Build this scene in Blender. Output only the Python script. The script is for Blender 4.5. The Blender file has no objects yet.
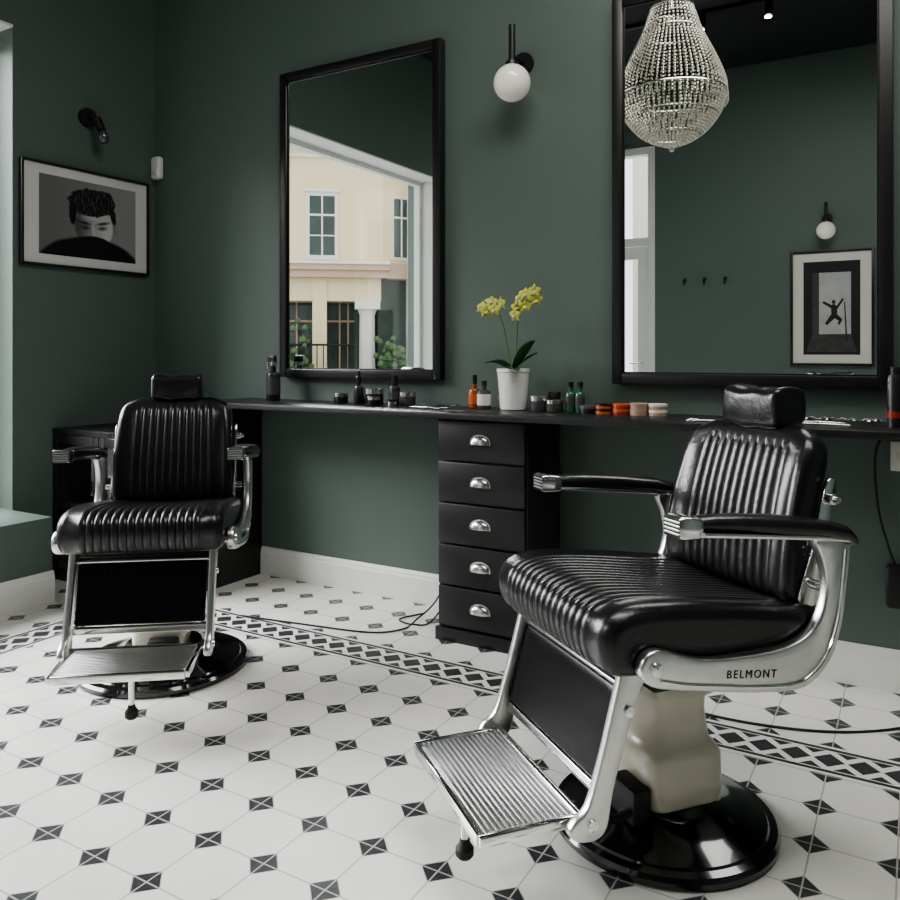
import bpy, bmesh, math, random
from mathutils import Vector, Matrix
random.seed(7)
sc = bpy.context.scene
COL = sc.collection
pi = math.pi
sc.view_settings.look = 'AgX - Medium High Contrast'

# ------------------------------------------------------------------ materials
def new_mat(name):
    m = bpy.data.materials.new(name); m.use_nodes = True
    nt = m.node_tree
    b = nt.nodes.get('Principled BSDF')
    return m, nt, b
def mat(name, col, rough=0.5, metal=0.0, noise=0.0, nscale=20.0, bump=0.0, bscale=60.0, coat=0.0, spec=0.5, trans=0.0, emis=None, estr=0.0):
    m, nt, b = new_mat(name)
    b.inputs['Base Color'].default_value = (*col, 1)
    b.inputs['Roughness'].default_value = rough
    b.inputs['Metallic'].default_value = metal
    b.inputs['Coat Weight'].default_value = coat
    b.inputs['Specular IOR Level'].default_value = spec
    b.inputs['Transmission Weight'].default_value = trans
    if emis:
        b.inputs['Emission Color'].default_value = (*emis, 1)
        b.inputs['Emission Strength'].default_value = estr
    tc = nt.nodes.new('ShaderNodeTexCoord')
    if noise > 0:
        n = nt.nodes.new('ShaderNodeTexNoise'); n.inputs['Scale'].default_value = nscale
        n.inputs['Detail'].default_value = 4
        nt.links.new(tc.outputs['Object'], n.inputs['Vector'])
        mx = nt.nodes.new('ShaderNodeMix'); mx.data_type = 'RGBA'
        mx.inputs[6].default_value = (*[c*(1-noise) for c in col], 1)
        mx.inputs[7].default_value = (*[min(1, c*(1+noise)) for c in col], 1)
        nt.links.new(n.outputs['Fac'], mx.inputs[0])
        nt.links.new(mx.outputs[2], b.inputs['Base Color'])
    if bump > 0:
        n2 = nt.nodes.new('ShaderNodeTexNoise'); n2.inputs['Scale'].default_value = bscale
        n2.inputs['Detail'].default_value = 5
        nt.links.new(tc.outputs['Object'], n2.inputs['Vector'])
        bp = nt.nodes.new('ShaderNodeBump'); bp.inputs['Strength'].default_value = bump
        bp.inputs['Distance'].default_value = 0.01
        nt.links.new(n2.outputs['Fac'], bp.inputs['Height'])
        nt.links.new(bp.outputs['Normal'], b.inputs['Normal'])
    return m

M = {}
M['wall'] = mat('green_wall_paint', (0.103,0.140,0.120), 0.5, noise=0.05, nscale=1.5, bump=0.05, bscale=150)
M['ceil'] = mat('dark_ceiling_paint', (0.014,0.018,0.017), 0.7, noise=0.05)
M['white'] = mat('white_trim_paint', (0.74,0.74,0.71), 0.4, noise=0.02)
M['black'] = mat('black_lacquer', (0.012,0.012,0.013), 0.38, noise=0.1, nscale=8, bump=0.03, bscale=200)
M['leather'] = mat('black_leather', (0.008,0.008,0.009), 0.29, noise=0.15, nscale=30, bump=0.09, bscale=90, spec=0.6)
M['panel'] = mat('black_calf_panel_leather', (0.006,0.006,0.007), 0.24, noise=0.15, nscale=30, bump=0.04, bscale=60, spec=0.22)
M['gloss'] = mat('black_gloss_enamel', (0.008,0.008,0.009), 0.12, coat=0.6, noise=0.1)
M['rubber'] = mat('black_rubber', (0.012,0.012,0.012), 0.6, noise=0.1)
M['chrome'] = mat('chrome', (0.78,0.78,0.77), 0.13, 1.0, noise=0.05, nscale=40)
M['alu'] = mat('cast_aluminium', (0.68,0.68,0.67), 0.30, 1.0, noise=0.10, nscale=60, bump=0.04, bscale=120)
M['cream'] = mat('cream_enamel', (0.66,0.62,0.51), 0.3, noise=0.04, nscale=10, coat=0.3)
M['mirror'] = mat('mirror_silver', (0.88,0.91,0.90), 0.0, 1.0)
M['globe'] = mat('opal_glass', (0.85,0.82,0.75), 0.15, emis=(1,0.95,0.85), estr=0.10, coat=0.4)
M['silver'] = mat('satin_nickel', (0.66,0.65,0.62), 0.25, 1.0)
M['darkbulb'] = mat('smoked_bulb', (0.10,0.10,0.10), 0.08, 0.3, coat=0.8)
M['amber'] = mat('amber_glass', (0.30,0.09,0.015), 0.1, coat=0.5)
M['green_gl'] = mat('green_bottle', (0.03,0.13,0.07), 0.12, coat=0.5)
M['label'] = mat('paper_label', (0.66,0.64,0.58), 0.6)
M['orange'] = mat('orange_tin', (0.50,0.11,0.03), 0.35)
M['red'] = mat('red_tin', (0.30,0.03,0.02), 0.35)
M['kraft'] = mat('kraft_tin', (0.38,0.27,0.19), 0.45)
M['pot'] = mat('white_ceramic', (0.76,0.76,0.74), 0.25, coat=0.3)
M['leaf'] = mat('orchid_leaf', (0.03,0.10,0.025), 0.35, noise=0.3, nscale=15)
M['stem'] = mat('orchid_stem', (0.10,0.16,0.04), 0.45)
M['petal'] = mat('orchid_petal', (0.50,0.53,0.09), 0.5, noise=0.4, nscale=60)
M['petal2'] = mat('orchid_lip', (0.70,0.55,0.40), 0.5)
M['mat_board'] = mat('mat_board', (0.62,0.62,0.60), 0.7)
M['plight'] = mat('print_lightgrey', (0.42,0.42,0.42), 0.6, noise=0.3, nscale=9)
M['pdark'] = mat('print_black', (0.010,0.010,0.010), 0.6)
M['pshade'] = mat('print_midgrey', (0.05,0.05,0.05), 0.6, noise=0.6, nscale=15)
M['fac'] = mat('yellow_stucco', (0.82,0.70,0.45), 0.8, noise=0.04, nscale=2)
M['fac2'] = mat('pink_cornice', (0.58,0.42,0.32), 0.8, noise=0.08, nscale=4)
M['facw'] = mat('white_stucco', (0.78,0.76,0.70), 0.8)
M['facg'] = mat('dark_shop_glass', (0.05,0.07,0.06), 0.1, noise=0.6, nscale=2)
M['roof'] = mat('roof_tile', (0.30,0.27,0.25), 0.8)
M['plant'] = mat('street_shrub', (0.10,0.17,0.07), 0.8, noise=0.5, nscale=8)
M['street'] = mat('street_paving', (0.33,0.33,0.32), 0.8, noise=0.1, nscale=3)
M['lampglow'] = mat('spot_lamp_glow', (1,0.9,0.75), 0.5, emis=(1,0.85,0.65), estr=25)
M['crystal'] = mat('crystal', (0.54,0.52,0.46), 0.08, 0.5, spec=1.0, emis=(1,0.90,0.72), estr=0.04)

# thin clear glazing
m, nt, b = new_mat('clear_glazing')
tr = nt.nodes.new('ShaderNodeBsdfTransparent'); gl = nt.nodes.new('ShaderNodeBsdfGlossy'); gl.inputs['Roughness'].default_value=0.0
mx = nt.nodes.new('ShaderNodeMixShader'); mx.inputs[0].default_value = 0.05
nt.links.new(tr.outputs[0], mx.inputs[1]); nt.links.new(gl.outputs[0], mx.inputs[2])
nt.links.new(mx.outputs[0], nt.nodes['Material Output'].inputs[0])
M['glazing'] = m

class NB:
    def __init__(s, nt): s.N = nt.nodes; s.L = nt.links
    def op(s, o, a, b2=None, clamp=False):
        n = s.N.new('ShaderNodeMath'); n.operation = o; n.use_clamp = clamp
        for i, v in enumerate((a, b2)):
            if v is None: continue
            if isinstance(v, (int, float)): n.inputs[i].default_value = v
            else: s.L.new(v, n.inputs[i])
        return n.outputs[0]
    def mixc(s, f, c1, c2):
        n = s.N.new('ShaderNodeMix'); n.data_type = 'RGBA'
        s.L.new(f, n.inputs[0])
        for i, cc in ((6, c1), (7, c2)):
            if isinstance(cc, tuple): n.inputs[i].default_value = (*cc, 1)
            else: s.L.new(cc, n.inputs[i])
        return n.outputs[2]
    def noise(s, vec, scale, detail=4):
        n = s.N.new('ShaderNodeTexNoise'); n.inputs['Scale'].default_value = scale; n.inputs['Detail'].default_value = detail
        s.L.new(vec, n.inputs['Vector']); return n.outputs['Fac']
    def ramp(s, v, lo, hi):
        n = s.N.new('ShaderNodeMapRange'); n.interpolation_type = 'SMOOTHSTEP'
        n.inputs['From Min'].default_value = lo; n.inputs['From Max'].default_value = hi
        s.L.new(v, n.inputs['Value']); return n.outputs['Result']

# tiled floor -----------------------------------------------------
def floor_material():
    m, nt, b = new_mat('octagon_tile_floor')
    nb = NB(nt); op = nb.op; N = nb.N; Lk = nb.L
    tc = N.new('ShaderNodeTexCoord'); sp = N.new('ShaderNodeSeparateXYZ')
    Lk.new(tc.outputs['Object'], sp.inputs[0])
    X, Y = sp.outputs[0], sp.outputs[1]
    p = 0.1758
    def cell(c, o):
        q = op('ADD', op('DIVIDE', op('SUBTRACT', c, o), p), 0.5)
        return op('ABSOLUTE', op('SUBTRACT', op('FRACT', q), 0.5))
    a = cell(X, -1.2735); c = cell(Y, 1.3417)
    s = op('ADD', a, c)
    mn = op('MINIMUM', a, c)
    dot = op('LESS_THAN', s, 0.235)
    line = op('LESS_THAN', mn, 0.011)
    edge = op('LESS_THAN', op('ABSOLUTE', op('SUBTRACT', s, 0.24)), 0.012)
    qy = op('SUBTRACT', Y, 2.49); qx = op('SUBTRACT', -3.10, X)
    q = op('MAXIMUM', qy, qx)
    sel = op('GREATER_THAN', qy, qx)
    along = op('ADD', op('MULTIPLY', X, sel), op('MULTIPLY', Y, op('SUBTRACT', 1.0, sel)))
    aq = op('ABSOLUTE', q)
    inb = op('LESS_THAN', aq, 0.088)
    l1 = op('MULTIPLY', op('GREATER_THAN', aq, 0.060), op('LESS_THAN', aq, 0.075))
    fa = op('MULTIPLY', op('ABSOLUTE', op('SUBTRACT', op('FRACT', op('DIVIDE', along, 0.0879)), 0.5)), 0.0879)
    dm = op('LESS_THAN', op('ADD', fa, aq), 0.041)
    tri = op('MULTIPLY', op('GREATER_THAN', op('ADD', aq, fa), 0.070), op('LESS_THAN', aq, 0.056))
    bord = op('MAXIMUM', l1, op('MAXIMUM', dm, tri))
    notb = op('SUBTRACT', 1.0, inb)
    dark = op('ADD', op('MULTIPLY', bord, inb), op('MULTIPLY', op('MULTIPLY', dot, op('SUBTRACT', 1.0, line)), notb), clamp=True)
    grout = op('MULTIPLY', op('MAXIMUM', line, edge), notb)
    noi = nb.noise(tc.outputs['Object'], 5, 6); spk = nb.noise(tc.outputs['Object'], 90, 3)
    lightc = nb.mixc(noi, (0.66,0.65,0.60), (0.80,0.79,0.75))
    darkc = nb.mixc(spk, (0.018,0.022,0.024), (0.065,0.070,0.073))
    c1 = nb.mixc(grout, lightc, (0.42,0.41,0.38))
    c2 = nb.mixc(dark, c1, darkc)
    Lk.new(c2, b.inputs['Base Color'])
    Lk.new(op('ADD', 0.24, op('MULTIPLY', noi, 0.15)), b.inputs['Roughness'])
    bp = N.new('ShaderNodeBump'); bp.inputs['Strength'].default_value = 0.25; bp.inputs['Distance'].default_value = 0.002
    Lk.new(op('SUBTRACT', 1.0, grout), bp.inputs['Height'])
    Lk.new(bp.outputs['Normal'], b.inputs['Normal'])
    return m
M['floor'] = floor_material()

# black and white portrait print: layered soft shapes (u along the print 0..1, v up 0..1 in UV)
def portrait_material():
    m, nt, b = new_mat('portrait_print'); nb = NB(nt); op = nb.op
    tc = nb.N.new('ShaderNodeTexCoord'); sp = nb.N.new('ShaderNodeSeparateXYZ'); nb.L.new(tc.outputs['UV'], sp.inputs[0])
    U0, V0 = sp.outputs[0], sp.outputs[1]
    n1 = nb.noise(tc.outputs['UV'], 7, 6); n2 = nb.noise(tc.outputs['UV'], 18, 3)
    mp = nb.N.new('ShaderNodeMapping'); mp.inputs['Scale'].default_value = (30, 7, 1); mp.inputs['Rotation'].default_value = (0,0,0.7)
    nb.L.new(tc.outputs['UV'], mp.inputs['Vector']); n3 = nb.noise(mp.outputs[0], 1.6, 4)
    U = op('MULTIPLY', U0, 1.36)   # aspect
    def ell(cu, cv, a, bb, soft, rot=0.0, amp=0.0, nz=n1):
        x = op('SUBTRACT', U, cu*1.36); y = op('SUBTRACT', V0, cv)
        c, s_ = math.cos(rot), math.sin(rot)
        xr = op('DIVIDE', op('ADD', op('MULTIPLY', x, c), op('MULTIPLY', y, s_)), a)
        yr = op('DIVIDE', op('SUBTRACT', op('MULTIPLY', y, c), op('MULTIPLY', x, s_)), bb)
        d = op('SQRT', op('ADD', op('MULTIPLY', xr, xr), op('MULTIPLY', yr, yr)))
        if amp: d = op('ADD', d, op('MULTIPLY', op('SUBTRACT', nz, 0.5), amp))
        return op('SUBTRACT', 1.0, nb.ramp(d, 1-soft, 1+soft))
    col = nb.mixc(nb.ramp(U0, 0.0, 1.0), (0.14,0.14,0.14), (0.28,0.28,0.28))
    face = nb.mixc(nb.ramp(U, 0.46, 0.95), (0.07,0.07,0.07), (0.52,0.52,0.52))
    col = nb.mixc(ell(0.765,0.44,0.032,0.065,0.2,0.15), col, (0.22,0.22,0.22))      # ear
    col = nb.mixc(ell(0.545,0.42,0.27,0.28,0.06,0.12), col, face)
    col = nb.mixc(ell(0.60,0.56,0.19,0.05,0.7,0.1), col, (0.46,0.46,0.46))        # forehead
    col = nb.mixc(ell(0.44,0.460,0.080,0.016,0.8,-0.1), col, (0.02,0.02,0.02))    # brows
    col = nb.mixc(ell(0.64,0.485,0.085,0.018,0.8,0.25), col, (0.025,0.025,0.025))
    col = nb.mixc(ell(0.45,0.400,0.058,0.024,0.9), col, (0.03,0.03,0.03))       # lowered eyes
    col = nb.mixc(ell(0.63,0.420,0.058,0.024,0.9,0.15), col, (0.06,0.06,0.06))
    col = nb.mixc(ell(0.538,0.36,0.018,0.090,0.9,0.1), col, (0.48,0.48,0.48))         # nose ridge
    haircol = nb.mixc(nb.ramp(n3, 0.45, 0.78), (0.005,0.005,0.005), (0.13,0.13,0.13))
    col = nb.mixc(ell(0.52,0.735,0.335,0.180,0.05,0.05,0.38,n2), col, haircol)
    col = nb.mixc(ell(0.60,0.80,0.20,0.11,0.10,0.3,0.4,n2), col, haircol)
    col = nb.mixc(ell(0.325,0.58,0.050,0.16,0.15,0.0,0.4,n2), col, (0.006,0.006,0.006))
    col = nb.mixc(ell(0.745,0.61,0.040,0.12,0.15,0.2,0.4,n2), col, (0.010,0.010,0.010))
    sw = nb.mixc(nb.ramp(n2, 0.45, 0.8), (0.004,0.004,0.004), (0.020,0.020,0.020))
    col = nb.mixc(ell(0.53,0.13,0.31,0.17,0.05,0.06), col, sw)   # turtleneck collar covering mouth
    col = nb.mixc(ell(0.52,-0.14,0.74,0.42,0.05,0.0,0.08,n1), col, sw)   # shoulders
    nb.L.new(col, b.inputs['Base Color']); b.inputs['Roughness'].default_value = 0.35
    return m
M['portrait'] = portrait_material()

# ------------------------------------------------------------------ mesh helpers
def finish(name, bm, mt, par=None, bevel=0.0, seg=2, ang=35, loc=None, rot=None):
    bmesh.ops.recalc_face_normals(bm, faces=bm.faces[:])
    if bevel > 0:
        es = [e for e in bm.edges if len(e.link_faces) == 2 and e.calc_face_angle(0) > math.radians(30)]
        bmesh.ops.bevel(bm, geom=es, offset=bevel, segments=seg, profile=0.5, affect='EDGES', clamp_overlap=True)
    for f in bm.faces: f.smooth = True
    for e in bm.edges:
        if len(e.link_faces) == 2 and e.calc_face_angle(0) > math.radians(ang): e.smooth = False
    me = bpy.data.meshes.new(name); bm.to_mesh(me); bm.free()
    mts = mt if isinstance(mt, (list, tuple)) else [mt]
    for k in mts: me.materials.append(M[k])
    o = bpy.data.objects.new(name, me); COL.objects.link(o)
    if par: o.parent = par
    if loc: o.location = loc
    if rot: o.rotation_euler = rot
    return o
def empty(name, loc=(0,0,0), rz=0):
    e = bpy.data.objects.new(name, None); e.empty_display_size = 0.1
    COL.objects.link(e); e.location = loc; e.rotation_euler = (0,0,rz); return e
def add_box(bm, x0,x1,y0,y1,z0,z1, mi=0):
    vs = [bm.verts.new(p) for p in ((x0,y0,z0),(x1,y0,z0),(x1,y1,z0),(x0,y1,z0),(x0,y0,z1),(x1,y0,z1),(x1,y1,z1),(x0,y1,z1))]
    for q in ((3,2,1,0),(4,5,6,7),(0,1,5,4),(1,2,6,5),(2,3,7,6),(3,0,4,7)):
        f = bm.faces.new([vs[i] for i in q]); f.material_index = mi
def box(name, x0,x1,y0,y1,z0,z1, mt, par=None, bevel=0.0, seg=2):
    bm = bmesh.new(); add_box(bm, min(x0,x1),max(x0,x1),min(y0,y1),max(y0,y1),z0,z1)
    return finish(name, bm, mt, par, bevel, seg)
def boxes(name, lst, mt, par=None, bevel=0.0):
    bm = bmesh.new()
    for b in lst: add_box(bm, *b)
    return finish(name, bm, mt, par, bevel)
def add_rings(bm, rings, cap=True, closed=True, mi=0):
    R = [[bm.verts.new(p) for p in r] for r in rings]
    n = len(R[0])
    for i in range(len(R)-1):
        for j in range(n if closed else n-1):
            k = (j+1) % n
            f = bm.faces.new((R[i][j], R[i][k], R[i+1][k], R[i+1][j])); f.material_index = mi
    if cap:
        for r in (R[0], R[-1]):
            f = bm.faces.new(r); f.material_index = mi
    return R
def add_lathe(bm, prof, c=(0,0,0), seg=32, axis='Z', mi=0):
    rings = []
    for (r, h) in prof:
        r = max(r, 1e-4)
        ring = []
        for j in range(seg):
            a = 2*pi*j/seg
            if axis == 'Z': p = (c[0]+r*math.cos(a), c[1]+r*math.sin(a), c[2]+h)
            elif axis == 'Y': p = (c[0]+r*math.cos(a), c[1]+h, c[2]+r*math.sin(a))
            else: p = (c[0]+h, c[1]+r*math.cos(a), c[2]+r*math.sin(a))
            ring.append(p)
        rings.append(ring)
    add_rings(bm, rings, mi=mi)
def lathe(name, prof, c, mt, par=None, seg=32, axis='Z', bevel=0):
    bm = bmesh.new(); add_lathe(bm, prof, c, seg, axis)
    return finish(name, bm, mt, par, bevel)
def catmull(P, n=6, closed=False):
    P = [Vector(p) for p in P]; out = []; L = len(P)
    rng = range(L) if closed else range(L-1)
    for i in rng:
        if closed: p0,p1,p2,p3 = P[i-1],P[i],P[(i+1)%L],P[(i+2)%L]
        else: p0,p1,p2,p3 = P[max(i-1,0)],P[i],P[i+1],P[min(i+2,L-1)]
        for k in range(n):
            t = k/n
            out.append(0.5*((2*p1)+(p2-p0)*t+(2*p0-5*p1+4*p2-p3)*t*t+(3*p1-p0-3*p2+p3)*t**3))
    if not closed: out.append(P[-1])
    return out
def add_tube(bm, pts, r, seg=10, mi=0, smooth=6):
    pts = catmull(pts, smooth) if smooth and len(pts) > 2 else [Vector(p) for p in pts]
    rings = []; up = None
    for i, p in enumerate(pts):
        t = (pts[min(i+1,len(pts)-1)] - pts[max(i-1,0)]).normalized()
        if up is None:
            up = t.orthogonal().normalized()
        else:
            up = (up - t*up.dot(t)); up = up.normalized() if up.length > 1e-6 else t.orthogonal().normalized()
        s = t.cross(up)
        rr = r(i/(len(pts)-1)) if callable(r) else r
        rings.append([p + up*rr*math.cos(2*pi*j/seg) + s*rr*math.sin(2*pi*j/seg) for j in range(seg)])
    add_rings(bm, rings, mi=mi)
def tube(name, pts, r, mt, par=None, seg=10, smooth=6):
    bm = bmesh.new(); add_tube(bm, pts, r, seg, smooth=smooth)
    return finish(name, bm, mt, par)
def add_loft(bm, st, e=2.6, seg=28, axis='Y', mi=0):
    rings = []
    for (t, c1, c2, h1, h2) in st:
        ring = []
        for j in range(seg):
            a = 2*pi*j/seg; ca, sa = math.cos(a), math.sin(a)
            u = math.copysign(abs(ca)**(2/e), ca)*h1; v = math.copysign(abs(sa)**(2/e), sa)*h2
            if axis == 'Y': ring.append((c1+u, t, c2+v))
            elif axis == 'Z': ring.append((c1+u, c2+v, t))
            else: ring.append((t, c1+u, c2+v))
        rings.append(ring)
    add_rings(bm, rings, mi=mi)
def loft(name, st, mt, par=None, e=2.6, seg=28, axis='Y'):
    bm = bmesh.new(); add_loft(bm, st, e, seg, axis); return finish(name, bm, mt, par, ang=50)
def add_plate(bm, outline, x0, x1):
    A = [bm.verts.new((x0, y, z)) for y, z in outline]; B = [bm.verts.new((x1, y, z)) for y, z in outline]
    n = len(A)
    bm.faces.new(A); bm.faces.new(B[::-1])
    for i in range(n):
        k = (i+1) % n; bm.faces.new((A[i], B[i], B[k], A[k]))
def plate(name, outline, x0, x1, mt, par=None, bevel=0.004, smooth=3):
    if smooth: outline = [(p.x, p.y) for p in catmull([Vector((a,b,0)) for a,b in outline], smooth, True)]
    bm = bmesh.new(); add_plate(bm, outline, x0, x1)
    bmesh.ops.recalc_face_normals(bm, faces=bm.faces[:])
    if bevel:
        es = [e for e in bm.edges if any(len(f.verts) > 4 for f in e.link_faces)]
        bmesh.ops.bevel(bm, geom=es, offset=bevel, segments=2, profile=0.5, affect='EDGES', clamp_overlap=True)
    return finish(name, bm, mt, par, ang=50)
def cushion(name, prof, w, r, hw, n, amp, mt, par, mask=None, warp=None, m=6):
    P = catmull([Vector((0,a,b)) for a,b in prof], m, True); L = len(P)
    area = sum(P[i].y*P[(i+1)%L].z - P[(i+1)%L].y*P[i].z for i in range(L))
    sg = 1 if area > 0 else -1
    Nn = []
    for i in range(L):
        t = (P[(i+1)%L]-P[i-1]).normalized(); Nn.append(Vector((0, t.z, -t.y))*sg)
    xs = []
    ne = 8
    for k in range(ne+1):
        a = pi/2*k/ne; xs.append(-(w/2 - r) - r*math.cos(a))
    if hw > 0:
        tot = n*8
        for k in range(tot+1): xs.append(-hw + 2*hw*k/tot)
    else:
        for k in range(1,12): xs.append(-(w/2-r) + (w-2*r)*k/12)
    for k in range(ne, -1, -1):
        a = pi/2*k/ne; xs.append((w/2 - r) + r*math.cos(a))
    rings = []
    for x in xs:
        d = max(0, abs(x)-(w/2-r)); inset = r - math.sqrt(max(0, r*r-d*d))
        rb = 0
        if hw > 0 and abs(x) <= hw+1e-9:
            f = ((x+hw)/(2*hw)*n) % 1.0
            rb = amp*(math.sqrt(abs(math.sin(pi*f))) - 1)
        ring = []
        for p, nn in zip(P, Nn):
            mk = mask(p) if mask else 1
            q = p + nn*(rb*mk - inset)
            v = Vector((x, q.y, q.z))
            if warp: v = warp(v)
            ring.append(v)
        rings.append(ring)
    bm = bmesh.new(); add_rings(bm, rings)
    return finish(name, bm, mt, par, ang=70)

# ------------------------------------------------------------------ room shell
D = 3.11; LX = -3.79; RX = 2.2; RY = -1.5; H = 3.77
box('floor', LX-0.35, RX, RY-0.1, D, -0.12, 0.0, 'floor')
box('ceiling', LX-0.35, RX+0.2, RY-0.2, D+0.2, H, H+0.15, 'ceil')
box('wall_back', LX-0.35, RX+0.2, D, D+0.2, -0.12, H, 'wall')
box('wall_right', RX, RX+0.2, RY, D, -0.12, H, 'wall')
WY0, WY1, WZ0, WZ1 = -0.12, 2.27, 0.39, 2.74
box('wall_left', LX-0.35,LX,WY1,D,0,H,'wall')
box('wall_left', LX-0.35,LX,RY-0.1,WY0,0,H,'wall')
box('wall_left', LX-0.35,LX,WY0,WY1,WZ1,H,'wall')
box('wall_left', LX-0.35,LX,WY0,WY1,0,WZ0-0.002,'wall')
DX0, DX1, DZ = -3.55, -2.20, 3.15
box('wall_rear', DX1,RX+0.2,RY-0.2,RY,0,H,'wall')
box('wall_rear', LX,DX0,RY-0.2,RY,0,H,'wall')
box('wall_rear', DX0,DX1,RY-0.2,RY,DZ,H,'wall')
bx = -3.47
box('window_bench', LX, bx, -0.35, WY1, 0.0, WZ0, 'wall', bevel=0.004)
def baseboard(name, a, b, nrm):
    a = Vector(a); b = Vector(b); n = Vector(nrm)
    prof = [(0,0),(0.016,0),(0.016,0.112),(0.012,0.122),(0.012,0.130),(0.006,0.143),(0,0.143)]
    bm = bmesh.new()
    add_rings(bm, [[a + n*p[0] + Vector((0,0,p[1])) for p in prof], [b + n*p[0] + Vector((0,0,p[1])) for p in prof]])
    return finish(name, bm, 'white', ang=20)
baseboard('baseboard_back', (-2.96,D,0), (RX,D,0), (0,-1,0))
baseboard('baseboard_bench', (bx,-0.35,0), (bx,WY1,0), (1,0,0))
baseboard('baseboard_left', (LX,WY1+0.001,0), (LX,2.46,0), (1,0,0))
baseboard('baseboard_right', (RX,RY,0), (RX,D,0), (-1,0,0))
baseboard('baseboard_rear', (DX1+0.07,RY,0), (RX,RY,0), (0,1,0))
# window frame
wf = empty('window_1')
gx = LX-0.22
boxes('window_frame', [(gx-0.03,gx+0.03,WY0,WY0+0.05,WZ0,WZ1),(gx-0.03,gx+0.03,WY1-0.05,WY1,WZ0,WZ1),(gx-0.03,gx+0.03,WY0+0.05,WY1-0.05,WZ0,WZ0+0.05),(gx-0.03,gx+0.03,WY0+0.05,WY1-0.05,WZ1-0.05,WZ1)], 'white', wf)
boxes('window_reveal_trim', [(gx+0.03,LX+0.006,WY0,WY1,WZ1-0.012,WZ1),(gx+0.03,LX+0.006,WY0,WY0+0.012,WZ0,WZ1-0.012)], 'white', wf)
box('glass_pane', gx-0.003,gx+0.003,WY0+0.05,WY1-0.05,WZ0+0.05,WZ1-0.05,'glazing', wf)
# entrance door in rear wall
dr = empty('door_1')
yy = RY-0.06
boxes('door_casing', [(DX0+0.001,DX0+0.07,yy-0.05,RY-0.001,0,DZ-0.001),(DX1-0.07,DX1-0.001,yy-0.05,RY-0.001,0,DZ-0.001),(DX0+0.07,DX1-0.07,yy-0.05,RY-0.001,DZ-0.07,DZ-0.001),(DX0+0.07,DX1-0.07,yy-0.05,RY-0.001,2.2,2.27)], 'white', dr)
boxes('door_leaf', [(DX0+0.08,DX0+0.18,yy-0.03,yy+0.02,0.01,2.19),(DX1-0.18,DX1-0.08,yy-0.03,yy+0.02,0.01,2.19),(DX0+0.18,DX1-0.18,yy-0.03,yy+0.02,0.01,0.30),(DX0+0.18,DX1-0.18,yy-0.03,yy+0.02,2.07,2.19)], 'white', dr)
box('door_glass', DX0+0.18,DX1-0.18,yy-0.008,yy-0.002,0.30,2.07,'glazing',dr)
tube('door_handle', [(DX1-0.13,yy+0.02,1.05),(DX1-0.13,yy+0.05,1.05),(DX1-0.25,yy+0.05,1.05)], 0.009, 'silver', dr, smooth=0)

# ------------------------------------------------------------------ outside
box('street', -60, 40, -60, 40, -0.35, -0.2, 'street')
bd = empty('yellow_corner_building', (-12.4,-9.7,0), math.atan2(-0.619,0.785))
def bb(name, lst, mt): return boxes(name, lst, mt, bd)
bb('facade', [(-9,1.0,-6,0,3.4,6.3),(-9,-5.5,-6,0,-0.2,3.1)], 'fac')
bb('facade_core', [(-5.5,0.6,-6,-1.0,-0.2,3.1)], 'facg')
bb('cornice', [(-9.1,1.1,-6,0.22,3.02,3.2),(-9.1,1.15,-6,0.30,3.2,3.34)], 'fac2')
bb('cornice_cap', [(-9.1,1.15,-6,0.35,3.34,3.42),(-9.1,1.05,-6,0.08,6.0,6.08)], 'facw')
bb('eave', [(-9.2,1.2,-6,0.35,6.3,6.5)], 'facw')
bb('roof', [(-9.0,1.0,-6,0.1,6.5,7.0)], 'roof')
bb('ground_piers', [(-0.75,-0.4,-1.0,0,-0.2,3.02),(-3.0,-2.6,-1.0,0,-0.2,3.02),(-5.3,-4.9,-1,0,-0.2,3.02),(-5.5,0.95,-0.9,-0.05,2.45,3.02)], 'fac')
bb('shop_mullions', [(-1.6,-1.55,-0.98,-0.9,-0.2,2.45),(-1.2,-1.16,-0.98,-0.9,-0.2,2.45),(-0.1,-0.06,-0.98,-0.9,-0.2,2.45),(0.12,0.16,-0.98,-0.9,-0.2,2.45),(-2.6,0.3,-0.98,-0.92,1.95,2.0)], 'fac2')
bb('column_capital', [(0.30,0.92,-0.5,0.1,2.25,2.45)], 'facw')
bm = bmesh.new(); add_lathe(bm, [(0.27,-0.2),(0.27,0.1),(0.21,0.15),(0.19,2.1),(0.25,2.25)], (0.61,-0.2,0), 20)
finish('column', bm, 'facw', bd)
bm = bmesh.new()
add_tube(bm, [(-2.6,0.45,1.35),(0.3,0.45,1.35)], 0.025, 8, smooth=0)
add_tube(bm, [(-2.6,0.45,0.5),(0.3,0.45,0.5)], 0.02, 8, smooth=0)
for i in range(20): add_tube(bm, [(-2.6+i*0.152,0.45,-0.2),(-2.6+i*0.152,0.45,1.35)], 0.014, 6, smooth=0)
finish('street_railing', bm, 'rubber', bd)
wl = []; wg = []; wm = []
for a in (-4.9,-2.85,-0.82):
    wl += [(a-0.08,a+0.70,0.0,0.03,3.5,5.15),(a-0.12,a+0.74,0.0,0.08,5.15,5.22),(a-0.12,a+0.74,0.0,0.10,3.46,3.52)]
    wg += [(a,a+0.62,0.03,0.035,3.58,5.05)]
    wm += [(a+0.29,a+0.33,0.035,0.05,3.58,5.05),(a,a+0.62,0.035,0.05,4.55,4.60),(a,a+0.62,0.035,0.045,4.05,4.08)]
bb('window_surrounds', wl, 'facw'); bb('window_glass', wg, 'facg'); bb('window_bars', wm, 'facw')
wing = empty('side_wing', (1.0,0,0), math.radians(-22)); wing.parent = bd
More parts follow.
